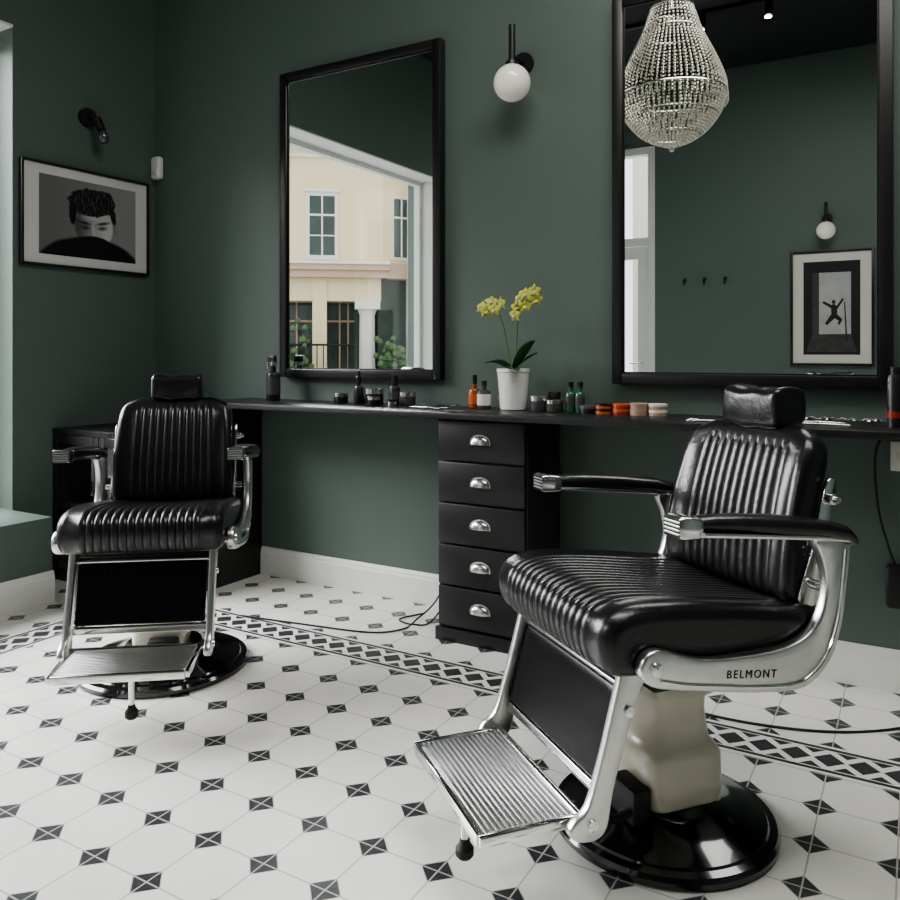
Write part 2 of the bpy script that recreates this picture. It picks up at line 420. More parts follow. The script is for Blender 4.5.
boxes('wing_wall', [(0,0.95,-4,-0.02,3.4,6.3)], 'fac', wing); boxes('wing_cornice', [(0,0.95,-4,0.15,3.02,3.4)], 'fac2', wing)
boxes('wing_shop', [(0.0,0.95,-4,-0.3,-0.2,3.02)], 'facg', wing)
boxes('wing_window_surround', [(0.24,0.76,-0.02,0.01,3.5,5.12)], 'facw', wing)
boxes('wing_window', [(0.30,0.70,0.01,0.03,3.58,5.05)], 'facg', wing)
boxes('wing_window_bars', [(0.48,0.52,0.03,0.045,3.58,5.05),(0.30,0.70,0.03,0.045,4.55,4.60)], 'facw', wing)
boxes('wing_eave', [(0,0.95,-4,0.3,6.3,6.5)], 'facw', wing)
nh = empty('white_ribbed_house', (0.0,0,0), 0); nh.parent = bd
boxes('house_wall', [(1.62,7.0,-5,0.4,-0.2,8.0)], 'facw', nh)
boxes('house_ribs', [(1.64+k*0.10,1.68+k*0.10,0.4,0.46,3.3,5.6) for k in range(5)], 'roof', nh)
boxes('house_windows', [(3.2,3.9,0.4,0.43,3.5,5.0),(4.8,5.5,0.4,0.43,3.5,5.0),(2.6,5.5,0.4,0.43,0.3,2.3)], 'facg', nh)
sh = empty('planter_shrubs', (0,0,0)); sh.parent = bd
bm = bmesh.new()
for i in range(110):
    c = Vector((random.choice([-2.1,-1.0,1.15])+random.gauss(0,0.16), 0.55+random.gauss(0,0.12), 0.55+abs(random.gauss(0,0.5))))
    bmesh.ops.create_icosphere(bm, subdivisions=1, radius=random.uniform(0.06,0.11), matrix=Matrix.Translation(c))
finish('foliage', bm, 'plant', sh, ang=20)
boxes('planters', [(-2.45,-1.75,0.5,0.8,-0.2,0.45),(-1.35,-0.65,0.5,0.8,-0.2,0.45),(0.8,1.5,0.5,0.8,-0.2,0.45)], 'roof', sh)
b2 = empty('beige_street_building', (-9,-16,0), 0)
boxes('facade', [(2,30,-4,0,-0.2,8)], 'facw', b2)
boxes('shop_windows', [(3+k*2.2,4.2+k*2.2,0,0.03,0.5,2.6) for k in range(10)]+[(3+k*2.2,4+k*2.2,0,0.03,4.0,5.6) for k in range(10)], 'facg', b2)

# ------------------------------------------------------------------ wall mirrors
def wall_mirror(x0, x1, z0=1.028, z1=2.562):
    e = empty('wall_mirror'); fw = 0.042; y1 = D-0.001; y0 = D-0.048
    boxes('frame', [(x0,x0+fw,y0,y1,z0,z1),(x1-fw,x1,y0,y1,z0,z1),(x0+fw,x1-fw,y0,y1,z0,z0+fw),(x0+fw,x1-fw,y0,y1,z1-fw,z1)], 'black', e, 0.003)
    i = fw; s = 0.006
    boxes('inner_lip', [(x0+i,x0+i+s,y0+0.012,y1-0.01,z0+i,z1-i),(x1-i-s,x1-i,y0+0.012,y1-0.01,z0+i,z1-i),(x0+i+s,x1-i-s,y0+0.012,y1-0.01,z0+i,z0+i+s),(x0+i+s,x1-i-s,y0+0.012,y1-0.01,z1-i-s,z1-i)], 'black', e)
    box('mirror_glass', x0+fw-0.002,x1-fw+0.002,D-0.032,D-0.012,z0+fw-0.002,z1-fw+0.002,'mirror',e)
wall_mirror(-2.800,-1.848); wall_mirror(-1.053,-0.076)

# ------------------------------------------------------------------ counter + drawers + cabinet
CT = 0.915
box('counter_top', -3.05, RX-0.02, 2.715, D-0.003, CT-0.026, CT, 'black', bevel=0.003)
box('counter_support_panel', -2.985, -2.962, 2.74, D-0.003, 0, CT-0.027, 'black')
du = empty('drawer_unit')
ux0, ux1, uy = -1.675, -1.282, 2.752
boxes('carcass', [(ux0,ux1,uy+0.02,D-0.03,0.0,CT-0.028)], 'black', du, 0.002)
boxes('plinth', [(ux0-0.006,ux1+0.006,uy-0.006,uy+0.02,0.0,0.052)], 'black', du, 0.003)
for i in range(5):
    zt = CT-0.034-0.1655*i
    box('drawer_front', ux0+0.006,ux1-0.006,uy,uy+0.019,zt-0.158,zt,'black',du,0.004)
    bm = bmesh.new(); zc = zt-0.075; xc = (ux0+ux1)/2
    rings = []
    for ia in range(19):
        al = pi*ia/18; ring = []
        for ib in range(9):
            be = pi/2*ib/8
            sa = math.sin(al)**0.7 if 0<al<pi-1e-6 else 0
            ring.append((xc+0.040*math.cos(al), uy-0.002-0.020*sa*math.cos(be)**0.8 if be<pi/2-1e-6 else uy-0.002, zc-0.014+0.034*sa*math.sin(be)))
        rings.append(ring)
    add_rings(bm, rings, cap=False, closed=False)
    A = [bm.verts.new((xc+0.046*math.cos(pi*k/16), uy-0.0015, zc-0.016+0.041*math.sin(pi*k/16)**0.7)) for k in range(16)] + [bm.verts.new((xc-0.046, uy-0.0015, zc-0.016))]
    bm.faces.new(A)
    finish('cup_pull', bm, 'silver', du, ang=60)
cb = empty('corner_cabinet')
cx0,cx1,cy0,cy1,cz = LX+0.005,-3.06,2.475,D-0.02,0.77
boxes('cabinet_body', [(cx0,cx1,cy0,cy1,cz-0.03,cz),(cx0,cx0+0.025,cy0+0.02,cy1,0,cz-0.03),(cx1-0.025,cx1,cy0+0.02,cy1,0,cz-0.03),(cx0+0.025,cx1-0.025,cy1-0.02,cy1,0,cz-0.03),(cx0+0.025,cx1-0.025,cy0+0.02,cy1-0.02,0,0.07),(cx0+0.025,cx1-0.025,cy0+0.04,cy1-0.02,0.38,0.40)], 'black', cb, 0.002)
mid = (cx0+cx1)/2
for (a,b) in ((cx0,mid-0.002),(mid+0.002,cx1)):
    boxes('glazed_door', [(a,a+0.04,cy0,cy0+0.019,0.07,cz-0.032),(b-0.04,b,cy0,cy0+0.019,0.07,cz-0.032),(a+0.04,b-0.04,cy0,cy0+0.019,0.07,0.11),(a+0.04,b-0.04,cy0,cy0+0.019,cz-0.075,cz-0.032),(a+0.04,b-0.04,cy0,cy0+0.019,0.38,0.40)], 'black', cb, 0.002)
    box('door_pane', a+0.04,b-0.04,cy0+0.008,cy0+0.011,0.11,cz-0.075,'glazing',cb)

# ------------------------------------------------------------------ barber chair
def build_chair(par):
    ox = 0.022
    lathe('base_disc', [(0.0,0.0),(0.263,0.0),(0.270,0.006),(0.270,0.018),(0.263,0.027),(0.245,0.031),(0.241,0.036),(0.19,0.050),(0.14,0.064),(0.125,0.078),(0.118,0.088),(0.0,0.088)], (ox,0,0), 'gloss', par, 72)
    loft('pump_housing', [(0.086,0,0,0.084,0.096),(0.098,0,0,0.092,0.104),(0.13,0,0,0.094,0.106),(0.20,0,0,0.092,0.104),(0.222,0,0,0.080,0.090),(0.234,0,0,0.072,0.080),(0.30,0,0,0.064,0.072),(0.335,0,0,0.066,0.074),(0.342,0,0,0.082,0.088),(0.378,0,0,0.082,0.088),(0.388,0,0,0.071,0.076)], 'cream', par, e=5, seg=48, axis='Z')
    loft('column_neck', [(0.385,0,0,0.06,0.06),(0.425,0,0,0.06,0.06)], 'rubber', par, e=2, axis='Z')
    boxes('undercarriage', [(-0.20,0.20,-0.16,0.18,0.425,0.462),(-0.245,0.245,-0.20,0.22,0.462,0.496)], 'rubber', par, 0.006)
    tube('pump_lever', [(-0.06,0.10,0.11),(-0.08,0.19,0.10),(-0.10,0.25,0.12),(-0.10,0.29,0.13)], 0.010, 'rubber', par)
    boxes('lever_bracket', [(-0.085,0.02,0.105,0.155,0.07,0.15)], 'rubber', par, 0.008)
    sp = [(0.20,0.492),(0.275,0.492),(0.325,0.503),(0.349,0.548),(0.343,0.600),(0.306,0.628),(0.235,0.636),(0.10,0.626),(-0.05,0.606),(-0.18,0.588),(-0.225,0.572),(-0.235,0.540),(-0.21,0.502),(-0.10,0.497),(0.05,0.494)]
    def smask(p): return 1.0 if (p.z > 0.515 and p.y > -0.22) else max(0, min(1,(p.z-0.495)/0.015)) if p.y > 0.2 else 0
    def swarp(v):
        s = max(0, (abs(v.x)-0.12)/0.15)
        if v.y > 0.1: v.y -= 0.012*s*s*(v.y-0.1)/0.24
        if v.z > 0.56: v.z -= 0.010*(1-min(1,abs(v.x)/0.2)**2)*max(0,min(1,(0.26-v.y)/0.2))
        return v
    cushion('seat', sp, 0.540, 0.034, 0.198, 15, 0.005, 'leather', par, smask, swarp)
    dz = -0.014
    bp = [(-0.168,0.600),(-0.168,0.68),(-0.188,0.79),(-0.216,0.89),(-0.236,0.950+dz),(-0.262,0.983+dz),(-0.298,0.983+dz),(-0.316,0.953+dz),(-0.300,0.86),(-0.268,0.74),(-0.245,0.63),(-0.232,0.585),(-0.20,0.572)]
    def bmask(p):
        front = p.y > (-0.20 - (p.z-0.6)*0.20)
        if not front: return 0
        return max(0, min(1, (0.940-p.z)/0.012)) 
    def bwarp(v):
        s = max(0,(abs(v.x)-0.12)/0.103)
        v.z = 0.72 + (v.z-0.72)*(1 - 0.13*s**2.5) if v.z > 0.72 else v.z
        v.x *= 1.0 - 0.05*max(0,(v.z-0.72)/0.25)
        v.y += 0.022*s*s
        return v
    cushion('backrest', bp, 0.458, 0.030, 0.160, 11, 0.005, 'leather', par, bmask, bwarp)
    hp = [(-0.244,0.965),(-0.238,0.985),(-0.237,1.02),(-0.243,1.050),(-0.270,1.062),(-0.315,1.060),(-0.338,1.045),(-0.340,1.00),(-0.330,0.968),(-0.285,0.955)]
    def hwarp(v):
        v.z += 0.007*(abs(v.x)/0.1)**2 - 0.002*math.sin(v.x*70); v.y += 0.0015*math.sin(v.x*55+v.z*60)
        return v
    cushion('headrest', hp, 0.200, 0.016, 0, 0, 0, 'leather', par, None, hwarp)
    boxes('headrest_post', [(-0.03,0.03,-0.300,-0.285,0.90,0.97)], 'chrome', par, 0.003)
    boxes('back_shell', [(-0.16,0.16,-0.285,-0.262,0.60,0.74)], 'rubber', par, 0.01)
    for s in (-1, 1):
        side = 'left' if s < 0 else 'right'
        J = [(0.245,0.560),(0.272,0.545),(0.278,0.515),(0.252,0.488),(0.18,0.470),(0.09,0.455),(0.0,0.440),(-0.09,0.430),(-0.150,0.438),(-0.205,0.480),(-0.238,0.555),(-0.254,0.650),(-0.264,0.728),(-0.260,0.748),(-0.210,0.750),(-0.168,0.742),(-0.185,0.700),(-0.196,0.640),(-0.176,0.575),(-0.132,0.538),(-0.05,0.520),(0.08,0.522),(0.15,0.532),(0.21,0.552)]
        plate('side_frame_'+side, J, s*0.274, s*0.300, 'alu', par, 0.005, 3)
        rim = [(0.235,0.500),(0.17,0.483),(0.09,0.469),(0.0,0.454),(-0.09,0.445),(-0.142,0.453),(-0.192,0.494),(-0.223,0.562),(-0.239,0.65),(-0.247,0.72)]
        tube('frame_rim_'+side, [(s*0.300,a,b) for a,b in rim], 0.004, 'chrome', par, 8)
        x = s*0.300
        loft('arm_pad_'+side, [(-0.255,x,0.737,0.012,0.004),(-0.250,x,0.744,0.032,0.014),(-0.225,x,0.761,0.038,0.018),(-0.16,x,0.776,0.040,0.019),(-0.05,x,0.789,0.040,0.020),(0.05,x-s*0.004,0.799,0.035,0.018),(0.115,x-s*0.006,0.804,0.030,0.015),(0.150,x-s*0.006,0.805,0.026,0.012)], 'leather', par, e=2.6)
        loft('arm_rail_'+side, [(-0.235,x,0.746,0.028,0.005),(-0.15,x,0.758,0.032,0.006),(0.05,x,0.778,0.032,0.006),(0.15,x,0.787,0.030,0.006)], 'chrome', par, e=6)
        loft('arm_tip_'+side, [(0.148,x-s*0.006,0.799,0.027,0.018),(0.155,x-s*0.006,0.799,0.029,0.021),(0.196,x-s*0.006,0.802,0.030,0.023),(0.204,x-s*0.006,0.802,0.027,0.020)], 'chrome', par, e=8)
        boxes('arm_tip_grooves_'+side, [(x-s*0.006-0.024,x-s*0.006+0.024,0.2035,0.2060,0.788+k*0.008,0.791+k*0.008) for k in range(4)], 'alu', par)
        plate('back_bracket_'+side, [(-0.175,0.60),(-0.205,0.58),(-0.235,0.60),(-0.262,0.72),(-0.285,0.84),(-0.270,0.865),(-0.250,0.84),(-0.218,0.72)], s*0.230, s*0.240, 'chrome', par, 0.002, 3)
        lathe('bracket_knob_'+side, [(0.0,0),(0.013,0),(0.013,0.016*s),(0.008,0.018*s),(0.008,0.028*s),(0.0,0.028*s)], (s*0.240,-0.260,0.82), 'chrome', par, 20, 'X')
        lathe('bracket_bolt_'+side, [(0.0,0),(0.011,0),(0.011,0.025*s),(0.0,0.025*s)], (s*0.240,-0.215,0.63), 'chrome', par, 16, 'X')
        leg = [(0.195,0.520),(0.215,0.548),(0.250,0.556),(0.276,0.535),(0.290,0.480),(0.306,0.420),(0.334,0.320),(0.362,0.240),(0.392,0.216),(0.405,0.196),(0.385,0.176),(0.345,0.172),(0.318,0.192),(0.304,0.260),(0.278,0.350),(0.252,0.430),(0.232,0.470),(0.205,0.492)]
        plate('leg_'+side, leg, s*0.218, s*0.240, 'alu', par, 0.004, 3)
        for (a,b) in ((0.245,0.515),(0.354,0.205),(0.268,0.42)):
            lathe('leg_bolt_'+side, [(0,0),(0.012,0),(0.011,0.006*s),(0,0.008*s)], (s*0.240,a,b), 'chrome', par, 16, 'X')
        lathe('side_bolt_'+side, [(0,0),(0.014,0),(0.013,0.006*s),(0,0.009*s)], (s*0.300,0.245,0.524), 'chrome', par, 16, 'X')
    tube('front_cross_bar', [(-0.290,0.245,0.518),(0.290,0.245,0.518)], 0.013, 'chrome', par, 16, 0)
    cp = [(0.268,0.452),(0.280,0.452),(0.298,0.385),(0.324,0.290),(0.327,0.272),(0.316,0.268),(0.306,0.276),(0.282,0.370),(0.262,0.438)]
    cushion('calf_panel', cp, 0.420, 0.008, 0, 0, 0, 'panel', par)
    tube('calf_panel_top_trim', [(-0.216,0.270,0.462),(0.216,0.270,0.462)], 0.006, 'chrome', par, 12, 0)
    loft('calf_panel_bottom_trim', [(-0.216,0.320,0.252,0.008,0.012),(0.216,0.320,0.252,0.008,0.012)], 'chrome', par, e=5, axis='X')
    z0 = 0.194; fx = 0.210; yo = 0.010
    boxes('footplate_tray', [(-fx+0.006,fx-0.006,0.352+yo,0.572+yo,z0,z0+0.010)], 'alu', par, 0.003)
    boxes('footplate_ribs', [(-fx+0.017,fx-0.017,0.362+yo+k*0.0124,0.3685+yo+k*0.0124,z0+0.010,z0+0.0145) for k in range(16)], 'alu', par, 0.001)
    boxes('footplate_edges', [(-fx,-fx+0.014,0.350+yo,0.574+yo,z0-0.006,z0+0.016),(fx-0.014,fx,0.350+yo,0.574+yo,z0-0.006,z0+0.016),(-fx+0.014,fx-0.014,0.564+yo,0.576+yo,z0-0.010,z0+0.016),(-fx+0.014,fx-0.014,0.346+yo,0.358+yo,z0-0.004,z0+0.016)], 'chrome', par, 0.003)
    tube('footplate_hinge', [(-0.224,0.360,z0+0.008),(0.224,0.360,z0+0.008)], 0.010, 'chrome', par, 14, 0)
    tube('stop_rod', [(-0.03,0.545,z0),(-0.03,0.545,0.100)], 0.009, 'chrome', par, 12, 0)
    lathe('stop_foot', [(0,0.060),(0.014,0.060),(0.020,0.067),(0.020,0.081),(0.012,0.092),(0.010,0.102),(0,0.102)], (-0.03,0.545,0), 'rubber', par, 20)
    cu = bpy.data.curves.new('frame_lettering','FONT'); cu.body='BELMONT'; cu.size=0.024; cu.extrude=0.0008; cu.space_character=1.3
    cu.materials.append(M['rubber']); t = bpy.data.objects.new('frame_lettering', cu); COL.objects.link(t); t.parent = par
    a = math.radians(-7)
    t.matrix_local = Matrix(((0,0,-1,-0.3004),(-math.cos(a),math.sin(a),0,0.075),(math.sin(a),math.cos(a),0,0.482),(0,0,0,1)))
c1 = empty('barber_chair', (-0.528,1.950,0), math.radians(231-90))
build_chair(c1)
c2 = empty('barber_chair.001', (-2.386,1.990,0), math.radians(308-90))
c2.scale = (0.97,1,1)
for o in list(c1.children):
    d = o.copy(); COL.objects.link(d); d.parent = c2
    if o.name.startswith('base_disc'): d.scale = (1.16,1.12,1.0); d.location = (-0.025,-0.03,0)

# ------------------------------------------------------------------ sconces
def sconce(x, y, s, zg=2.269):
    e = empty('globe_wall_sconce')
    lathe('wall_disc', [(0,0),(0.045,0),(0.045,0.018*s),(0.0,0.018*s)], (x,y,zg+0.115), 'black', e, 32, 'Y')
    tube('arm', [(x,y+0.015*s,zg+0.115),(x,y+0.12*s,zg+0.115)], 0.008, 'black', e, 12, 0)
    lathe('rod', [(0,0.065),(0.014,0.065),(0.014,0.240),(0,0.240)], (x,y+0.12*s,zg), 'black', e, 20)
    lathe('cap', [(0,0.068),(0.030,0.068),(0.026,0.088),(0,0.09)], (x,y+0.12*s,zg), 'black', e, 24)
    lathe('globe', [(0.077*math.sin(pi*k/24), -0.077*math.cos(pi*k/24)) for k in range(25)], (x,y+0.12*s,zg), 'globe', e, 32)
sconce(-1.456, D-0.0005, -1); sconce(-0.69, RY+0.0005, 1, 2.20)
e = empty('bulb_wall_sconce')
X0, Y0, Z0 = LX+0.0005, 2.67, 2.39
lathe('wall_disc', [(0,0),(0.050,0),(0.048,0.022),(0,0.022)], (X0,Y0,Z0), 'black', e, 32, 'X')
tube('arm', [(X0+0.02,Y0,Z0),(X0+0.05,Y0,Z0),(X0+0.07,Y0+0.01,Z0-0.03)], 0.010, 'black', e)
tube('socket', [(X0+0.07,Y0+0.01,Z0-0.01),(X0+0.095,Y0+0.02,Z0-0.075)], 0.022, 'black', e, 16, 0)
lathe('bulb', [(0.030*math.sin(pi*k/16), -0.038*math.cos(pi*k/16)) for k in range(17)], (X0+0.105,Y0+0.024,Z0-0.11), 'darkbulb', e, 24)
e = empty('motion_sensor')
loft('sensor_body', [(2.140,LX+0.043,D-0.022,0.026,0.014),(2.150,LX+0.043,D-0.022,0.036,0.020),(2.255,LX+0.043,D-0.022,0.036,0.020),(2.265,LX+0.043,D-0.022,0.028,0.015)], 'white', e, e=4, axis='Z')
box('sensor_lens', LX+0.021,LX+0.065,D-0.047,D-0.041,2.165,2.20,'label',e,0.002)

# ------------------------------------------------------------------ framed pictures
def flat(name, pts, fn, mt, par, off):
    bm = bmesh.new(); vs = [bm.verts.new(fn(u,v,off)) for u,v in pts]; f = bm.faces.new(vs)
    uvl = bm.loops.layers.uv.new('UVMap')
    for l, (u,v) in zip(f.loops, pts): l[uvl].uv = (u,v)
    me = bpy.data.meshes.new(name); bmesh.ops.triangulate(bm, faces=bm.faces[:]); bm.to_mesh(me); bm.free(); me.materials.append(M[mt])
    o = bpy.data.objects.new(name, me); COL.objects.link(o); o.parent = par
def sm(pts, n=5): return [(p.x,p.y) for p in catmull([Vector((a,b,0)) for a,b in pts], n, True)]
pa = empty('framed_portrait')
y0,y1,z0,z1 = 2.300,3.048,1.587,2.108
f = 0.012
boxes('frame', [(LX+0.001,LX+0.028,y0,y0+f,z0,z1),(LX+0.001,LX+0.028,y1-f,y1,z0,z1),(LX+0.001,LX+0.028,y0+f,y1-f,z0,z0+f),(LX+0.001,LX+0.028,y0+f,y1-f,z1-f,z1)], 'black', pa, 0.001)
box('mat_board', LX+0.002,LX+0.016,y0+f,y1-f,z0+f,z1-f,'mat_board',pa)
ay0,ay1,az0,az1 = y0+0.095,y1-0.085,z0+0.060,z1-0.060
def fn(u,v,off): return (LX+0.0165+off, ay0+(ay1-ay0)*u, az0+(az1-az0)*v)
flat('portrait_print', [(0,0),(1,0),(1,1),(0,1)], fn, 'portrait', pa, 0)
pb = empty('framed_jump_print')
x0,x1,z0,z1 = -0.984,-0.328,1.04,2.04; Yp = RY+0.001; f = 0.020
boxes('frame', [(x0,x0+f,Yp,Yp+0.03,z0,z1),(x1-f,x1,Yp,Yp+0.03,z0,z1),(x0+f,x1-f,Yp,Yp+0.03,z0,z0+f),(x0+f,x1-f,Yp,Yp+0.03,z1-f,z1)], 'black', pb, 0.001)
box('mat_board', x0+f,x1-f,Yp,Yp+0.016,z0+f,z1-f,'label',pb)
def fr(u,v,off): return (x0+0.105+(x1-x0-0.21)*u, Yp+0.0165+off, z0+0.095+(z1-z0-0.19)*v)
flat('print_background', [(0,0),(1,0),(1,1),(0,1)], fr, 'pdark', pb, 0)
flat('print_opening', [(0.16,0.22),(0.84,0.22),(0.84,0.88),(0.16,0.88)], fr, 'plight', pb, 0.0004)
flat('print_far_wall', [(0.16,0.22),(0.28,0.22),(0.28,0.88),(0.16,0.88)], fr, 'pshade', pb, 0.0005)
flat('print_floor', [(0.05,0.03),(0.95,0.03),(0.84,0.22),(0.16,0.22)], fr, 'pshade', pb, 0.0005)
def jm(pts): return [(0.54+(a-0.5)*0.85, 0.42+(b-0.5)*0.60+0.04) for a,b in pts]
flat('print_jumper_body', sm(jm([(0.46,0.62),(0.54,0.62),(0.57,0.54),(0.56,0.44),(0.50,0.42),(0.45,0.48)])), fr, 'pdark', pb, 0.0008)
flat('print_jumper_head', sm(jm([(0.48,0.64),(0.46,0.68),(0.50,0.71),(0.54,0.68),(0.52,0.64)])), fr, 'pdark', pb, 0.0008)
flat('print_jumper_legs', jm([(0.45,0.46),(0.56,0.46),(0.68,0.36),(0.62,0.26),(0.58,0.28),(0.60,0.34),(0.52,0.38),(0.36,0.26),(0.32,0.29)]), fr, 'pdark', pb, 0.0009)
flat('print_jumper_arms', jm([(0.26,0.66),(0.29,0.69),(0.48,0.61),(0.56,0.60),(0.68,0.74),(0.71,0.71),(0.57,0.54),(0.46,0.55)]), fr, 'pdark', pb, 0.0010)
flat('print_pole', [(0.75,0.14),(0.78,0.14),(0.74,0.56),(0.72,0.56)], fr, 'pdark', pb, 0.0010)
hk = empty('coat_hooks')
for x in (-1.913,-1.729,-1.545):
    tube('hook', [(x,RY+0.001,1.84),(x,RY+0.03,1.80),(x,RY+0.05,1.80),(x,RY+0.055,1.84)], 0.008, 'black', hk)
    lathe('hook_plate', [(0,0),(0.016,0),(0.016,0.006),(0,0.006)], (x,RY+0.0005,1.84), 'black', hk, 16, 'Y')

# ------------------------------------------------------------------ chandelier
ch = empty('crystal_chandelier', (-1.378,0.98,0))
k = 0.0065; zy = lambda y: 1.15+(354-y)*0.0065
prof = [(20,12),(23,20),(28,35),(34,48),(41,62),(47,76),(51,88),(52,98),(50,107),(46,118),(39,128),(30,137),(18,144),(4,149)]
pts = catmull([Vector((a*k,0,zy(y))) for a,y in prof], 8)
acc = 0; beads = []; last = pts[0]; step = 0.0165
for p in pts[1:]:
    seg_ = (p-last).length; acc += seg_; last = p
    if acc >= step: beads.append(p); acc = 0
bm = bmesh.new()
ico = bmesh.new(); bmesh.ops.create_icosphere(ico, subdivisions=1, radius=1.0)
iv = [v.co.copy() for v in ico.verts]; ifc = [[v.index for v in f.verts] for f in ico.faces]; ico.free()
def bead(c, r, rz=1.0):
    vs = [bm.verts.new((c[0]+v.x*r, c[1]+v.y*r, c[2]+v.z*r*rz)) for v in iv]
    for q in ifc: bm.faces.new([vs[i] for i in q])
for bi, p in enumerate(beads):
    n = 60 if p.x > 0.20 else (40 if p.x > 0.10 else 16)
    for j in range(n):
        a = 2*pi*j/n
        bead((p.x*math.cos(a), p.x*math.sin(a), p.z), 0.0080, 1.1)
for j in range(48):
    a = 2*pi*j/48
    for q in range(3): bead((0.343*math.cos(a),0.343*math.sin(a),zy(98)-0.018-0.024*q), 0.0075, 1.4)
for (R_, z_) in ((0.27,zy(112)),(0.20,zy(122)),(0.12,zy(132))):
    n = int(R_*150)
    for j in range(n):
        a = 2*pi*j/n
        for q in range(3): bead((R_*math.cos(a),R_*math.sin(a),z_-0.02*q), 0.0075, 1.4)
bead((0,0,zy(152)), 0.020)
me = bpy.data.meshes.new('crystal_strands'); bm.to_mesh(me); bm.free(); me.materials.append(M['crystal'])
o = bpy.data.objects.new('crystal_strands', me); COL.objects.link(o); o.parent = ch
bm = bmesh.new()
def ring_t(R, z, r=0.006):
    rings = []
    for i in range(48):
        a = 2*pi*i/48; c = Vector((R*math.cos(a),R*math.sin(a),z)); e1 = Vector((math.cos(a),math.sin(a),0))
        rings.append([c+e1*r*math.cos(2*pi*j/8)+Vector((0,0,r*math.sin(2*pi*j/8))) for j in range(8)])
    rings.append(rings[0]); add_rings(bm, rings, cap=False)
ring_t(52*k, zy(99), 0.009); ring_t(21*k, zy(12), 0.008); ring_t(28*k, zy(36), 0.005); ring_t(44*k, zy(120), 0.006); ring_t(27*k, zy(138), 0.005)
add_tube(bm, [(0,0,zy(12)),(0,0,H-0.002)], 0.006, 8, smooth=0)
add_lathe(bm, [(0,0),(0.06,0),(0.03,-0.05),(0,-0.05)], (0,0,H-0.001), 24)
add_tube(bm, [(-0.13,0,zy(12)),(0.13,0,zy(12))], 0.004, 6, smooth=0)
finish('brass_frame', bm, 'silver', ch)

tk = empty('ceiling_track_spotlights')
box('track', -2.6, 1.0, -0.12, -0.08, H-0.03, H-0.001, 'black', tk)
for x in (-2.3,-1.43,-0.95,-0.2,0.6):
    tube('spot_body', [(x,-0.10,H-0.03),(x,-0.10,H-0.06),(x,-0.06,H-0.16)], 0.028, 'black', tk, 14, 0)
    lathe('spot_lamp', [(0,0),(0.024,0),(0.024,-0.004),(0,-0.004)], (x,-0.045,H-0.168), 'lampglow', tk, 16)

# ------------------------------------------------------------------ counter items
OX, OY = -0.03, 0.05
def item(name, prof, x, y, parts=None, mt='black', z=CT, seg=28):
    e = empty(name, (x+OX,y+OY,z+0.0005))
    lathe('body', prof, (0,0,0), mt, e, seg)
    for pn, pp, pm in (parts or []): lathe(pn, pp, (0,0,0), pm, e, seg)
    return e
def bottle_prof(r,h,nr,nh): return [(0,0),(r*0.94,0),(r,0.004),(r,h*0.80),(r*0.85,h*0.88),(nr,h*0.93),(nr,h+nh),(0,h+nh)]
e = item('spray_bottle', bottle_prof(0.034,0.155,0.014,0.02), -2.735, 2.93, [('cap_collar',[(0,0.170),(0.018,0.170),(0.018,0.19),(0,0.19)],'silver'),('label_band',[(0.0345,0.03),(0.0348,0.03),(0.0348,0.11),(0.0345,0.11)],'pshade')])
boxes('spray_head', [(-0.030,0.016,-0.011,0.011,0.188,0.222)], 'black', e, 0.005)
tube('trigger', [(-0.022,0,0.195),(-0.036,0,0.175),(-0.030,0,0.155)], 0.005, 'silver', e)
def jar(name,x,y,r,h,mt,lid): 
    return item(name, [(0,0),(r*0.96,0),(r,0.003),(r,h*0.66),(0,h*0.66)], x, y, [('lid',[(0,h*0.66),(r*1.04,h*0.66),(r*1.04,h*0.97),(r*0.98,h),(0,h)],lid)], mt)
jar('pomade_jar',-2.312,2.93,0.033,0.045,'black','silver')
jar('pomade_jar',-2.245,2.99,0.028,0.035,'black','silver')
item('dropper_bottle', bottle_prof(0.023,0.09,0.009,0.01), -2.208, 2.93, [('dropper_cap',[(0,0.100),(0.013,0.100),(0.012,0.124),(0.007,0.126),(0.007,0.152),(0,0.154)],'black')])
jar('hair_wax_jar',-2.113,2.92,0.042,0.074,'black','silver')
item('beard_oil_bottle', bottle_prof(0.026,0.092,0.013,0.02), -2.015, 2.94, [('cap',[(0,0.112),(0.015,0.112),(0.015,0.134),(0,0.134)],'black'),('label',[(0.0263,0.02),(0.0266,0.02),(0.0266,0.06),(0.0263,0.06)],'pshade')])
jar('cream_jar',-1.938,2.93,0.036,0.062,'pshade','silver')
jar('cream_jar',-2.065,2.85,0.028,0.04,'black','silver')
jar('powder_tin',-1.972,2.86,0.022,0.032,'silver','black')
item('amber_dispenser_bottle', bottle_prof(0.026,0.090,0.010,0.014), -1.609, 2.95, [('label',[(0.0263,0.018),(0.0267,0.018),(0.0267,0.06),(0.0263,0.06)],'orange'),('cap',[(0,0.104),(0.012,0.104),(0.011,0.140),(0,0.142)],'black')], 'amber')
item('tonic_bottle', bottle_prof(0.029,0.085,0.010,0.012), -1.552, 2.93, [('label',[(0.0293,0.015),(0.0297,0.015),(0.0297,0.062),(0.0293,0.062)],'label'),('cap',[(0,0.097),(0.013,0.097),(0.013,0.118),(0,0.118)],'black')], 'pshade')
item('small_glass_vial', bottle_prof(0.016,0.06,0.008,0.008), -1.50, 2.99, [('cap',[(0,0.068),(0.010,0.068),(0.010,0.085),(0,0.085)],'label')], 'label')
jar('shaving_cream_jar',-1.299,2.93,0.036,0.062,'pshade','silver')
jar('clay_jar',-1.232,2.93,0.034,0.048,'pshade','silver')
jar('pomade_jar',-1.262,3.00,0.024,0.075,'black','black')
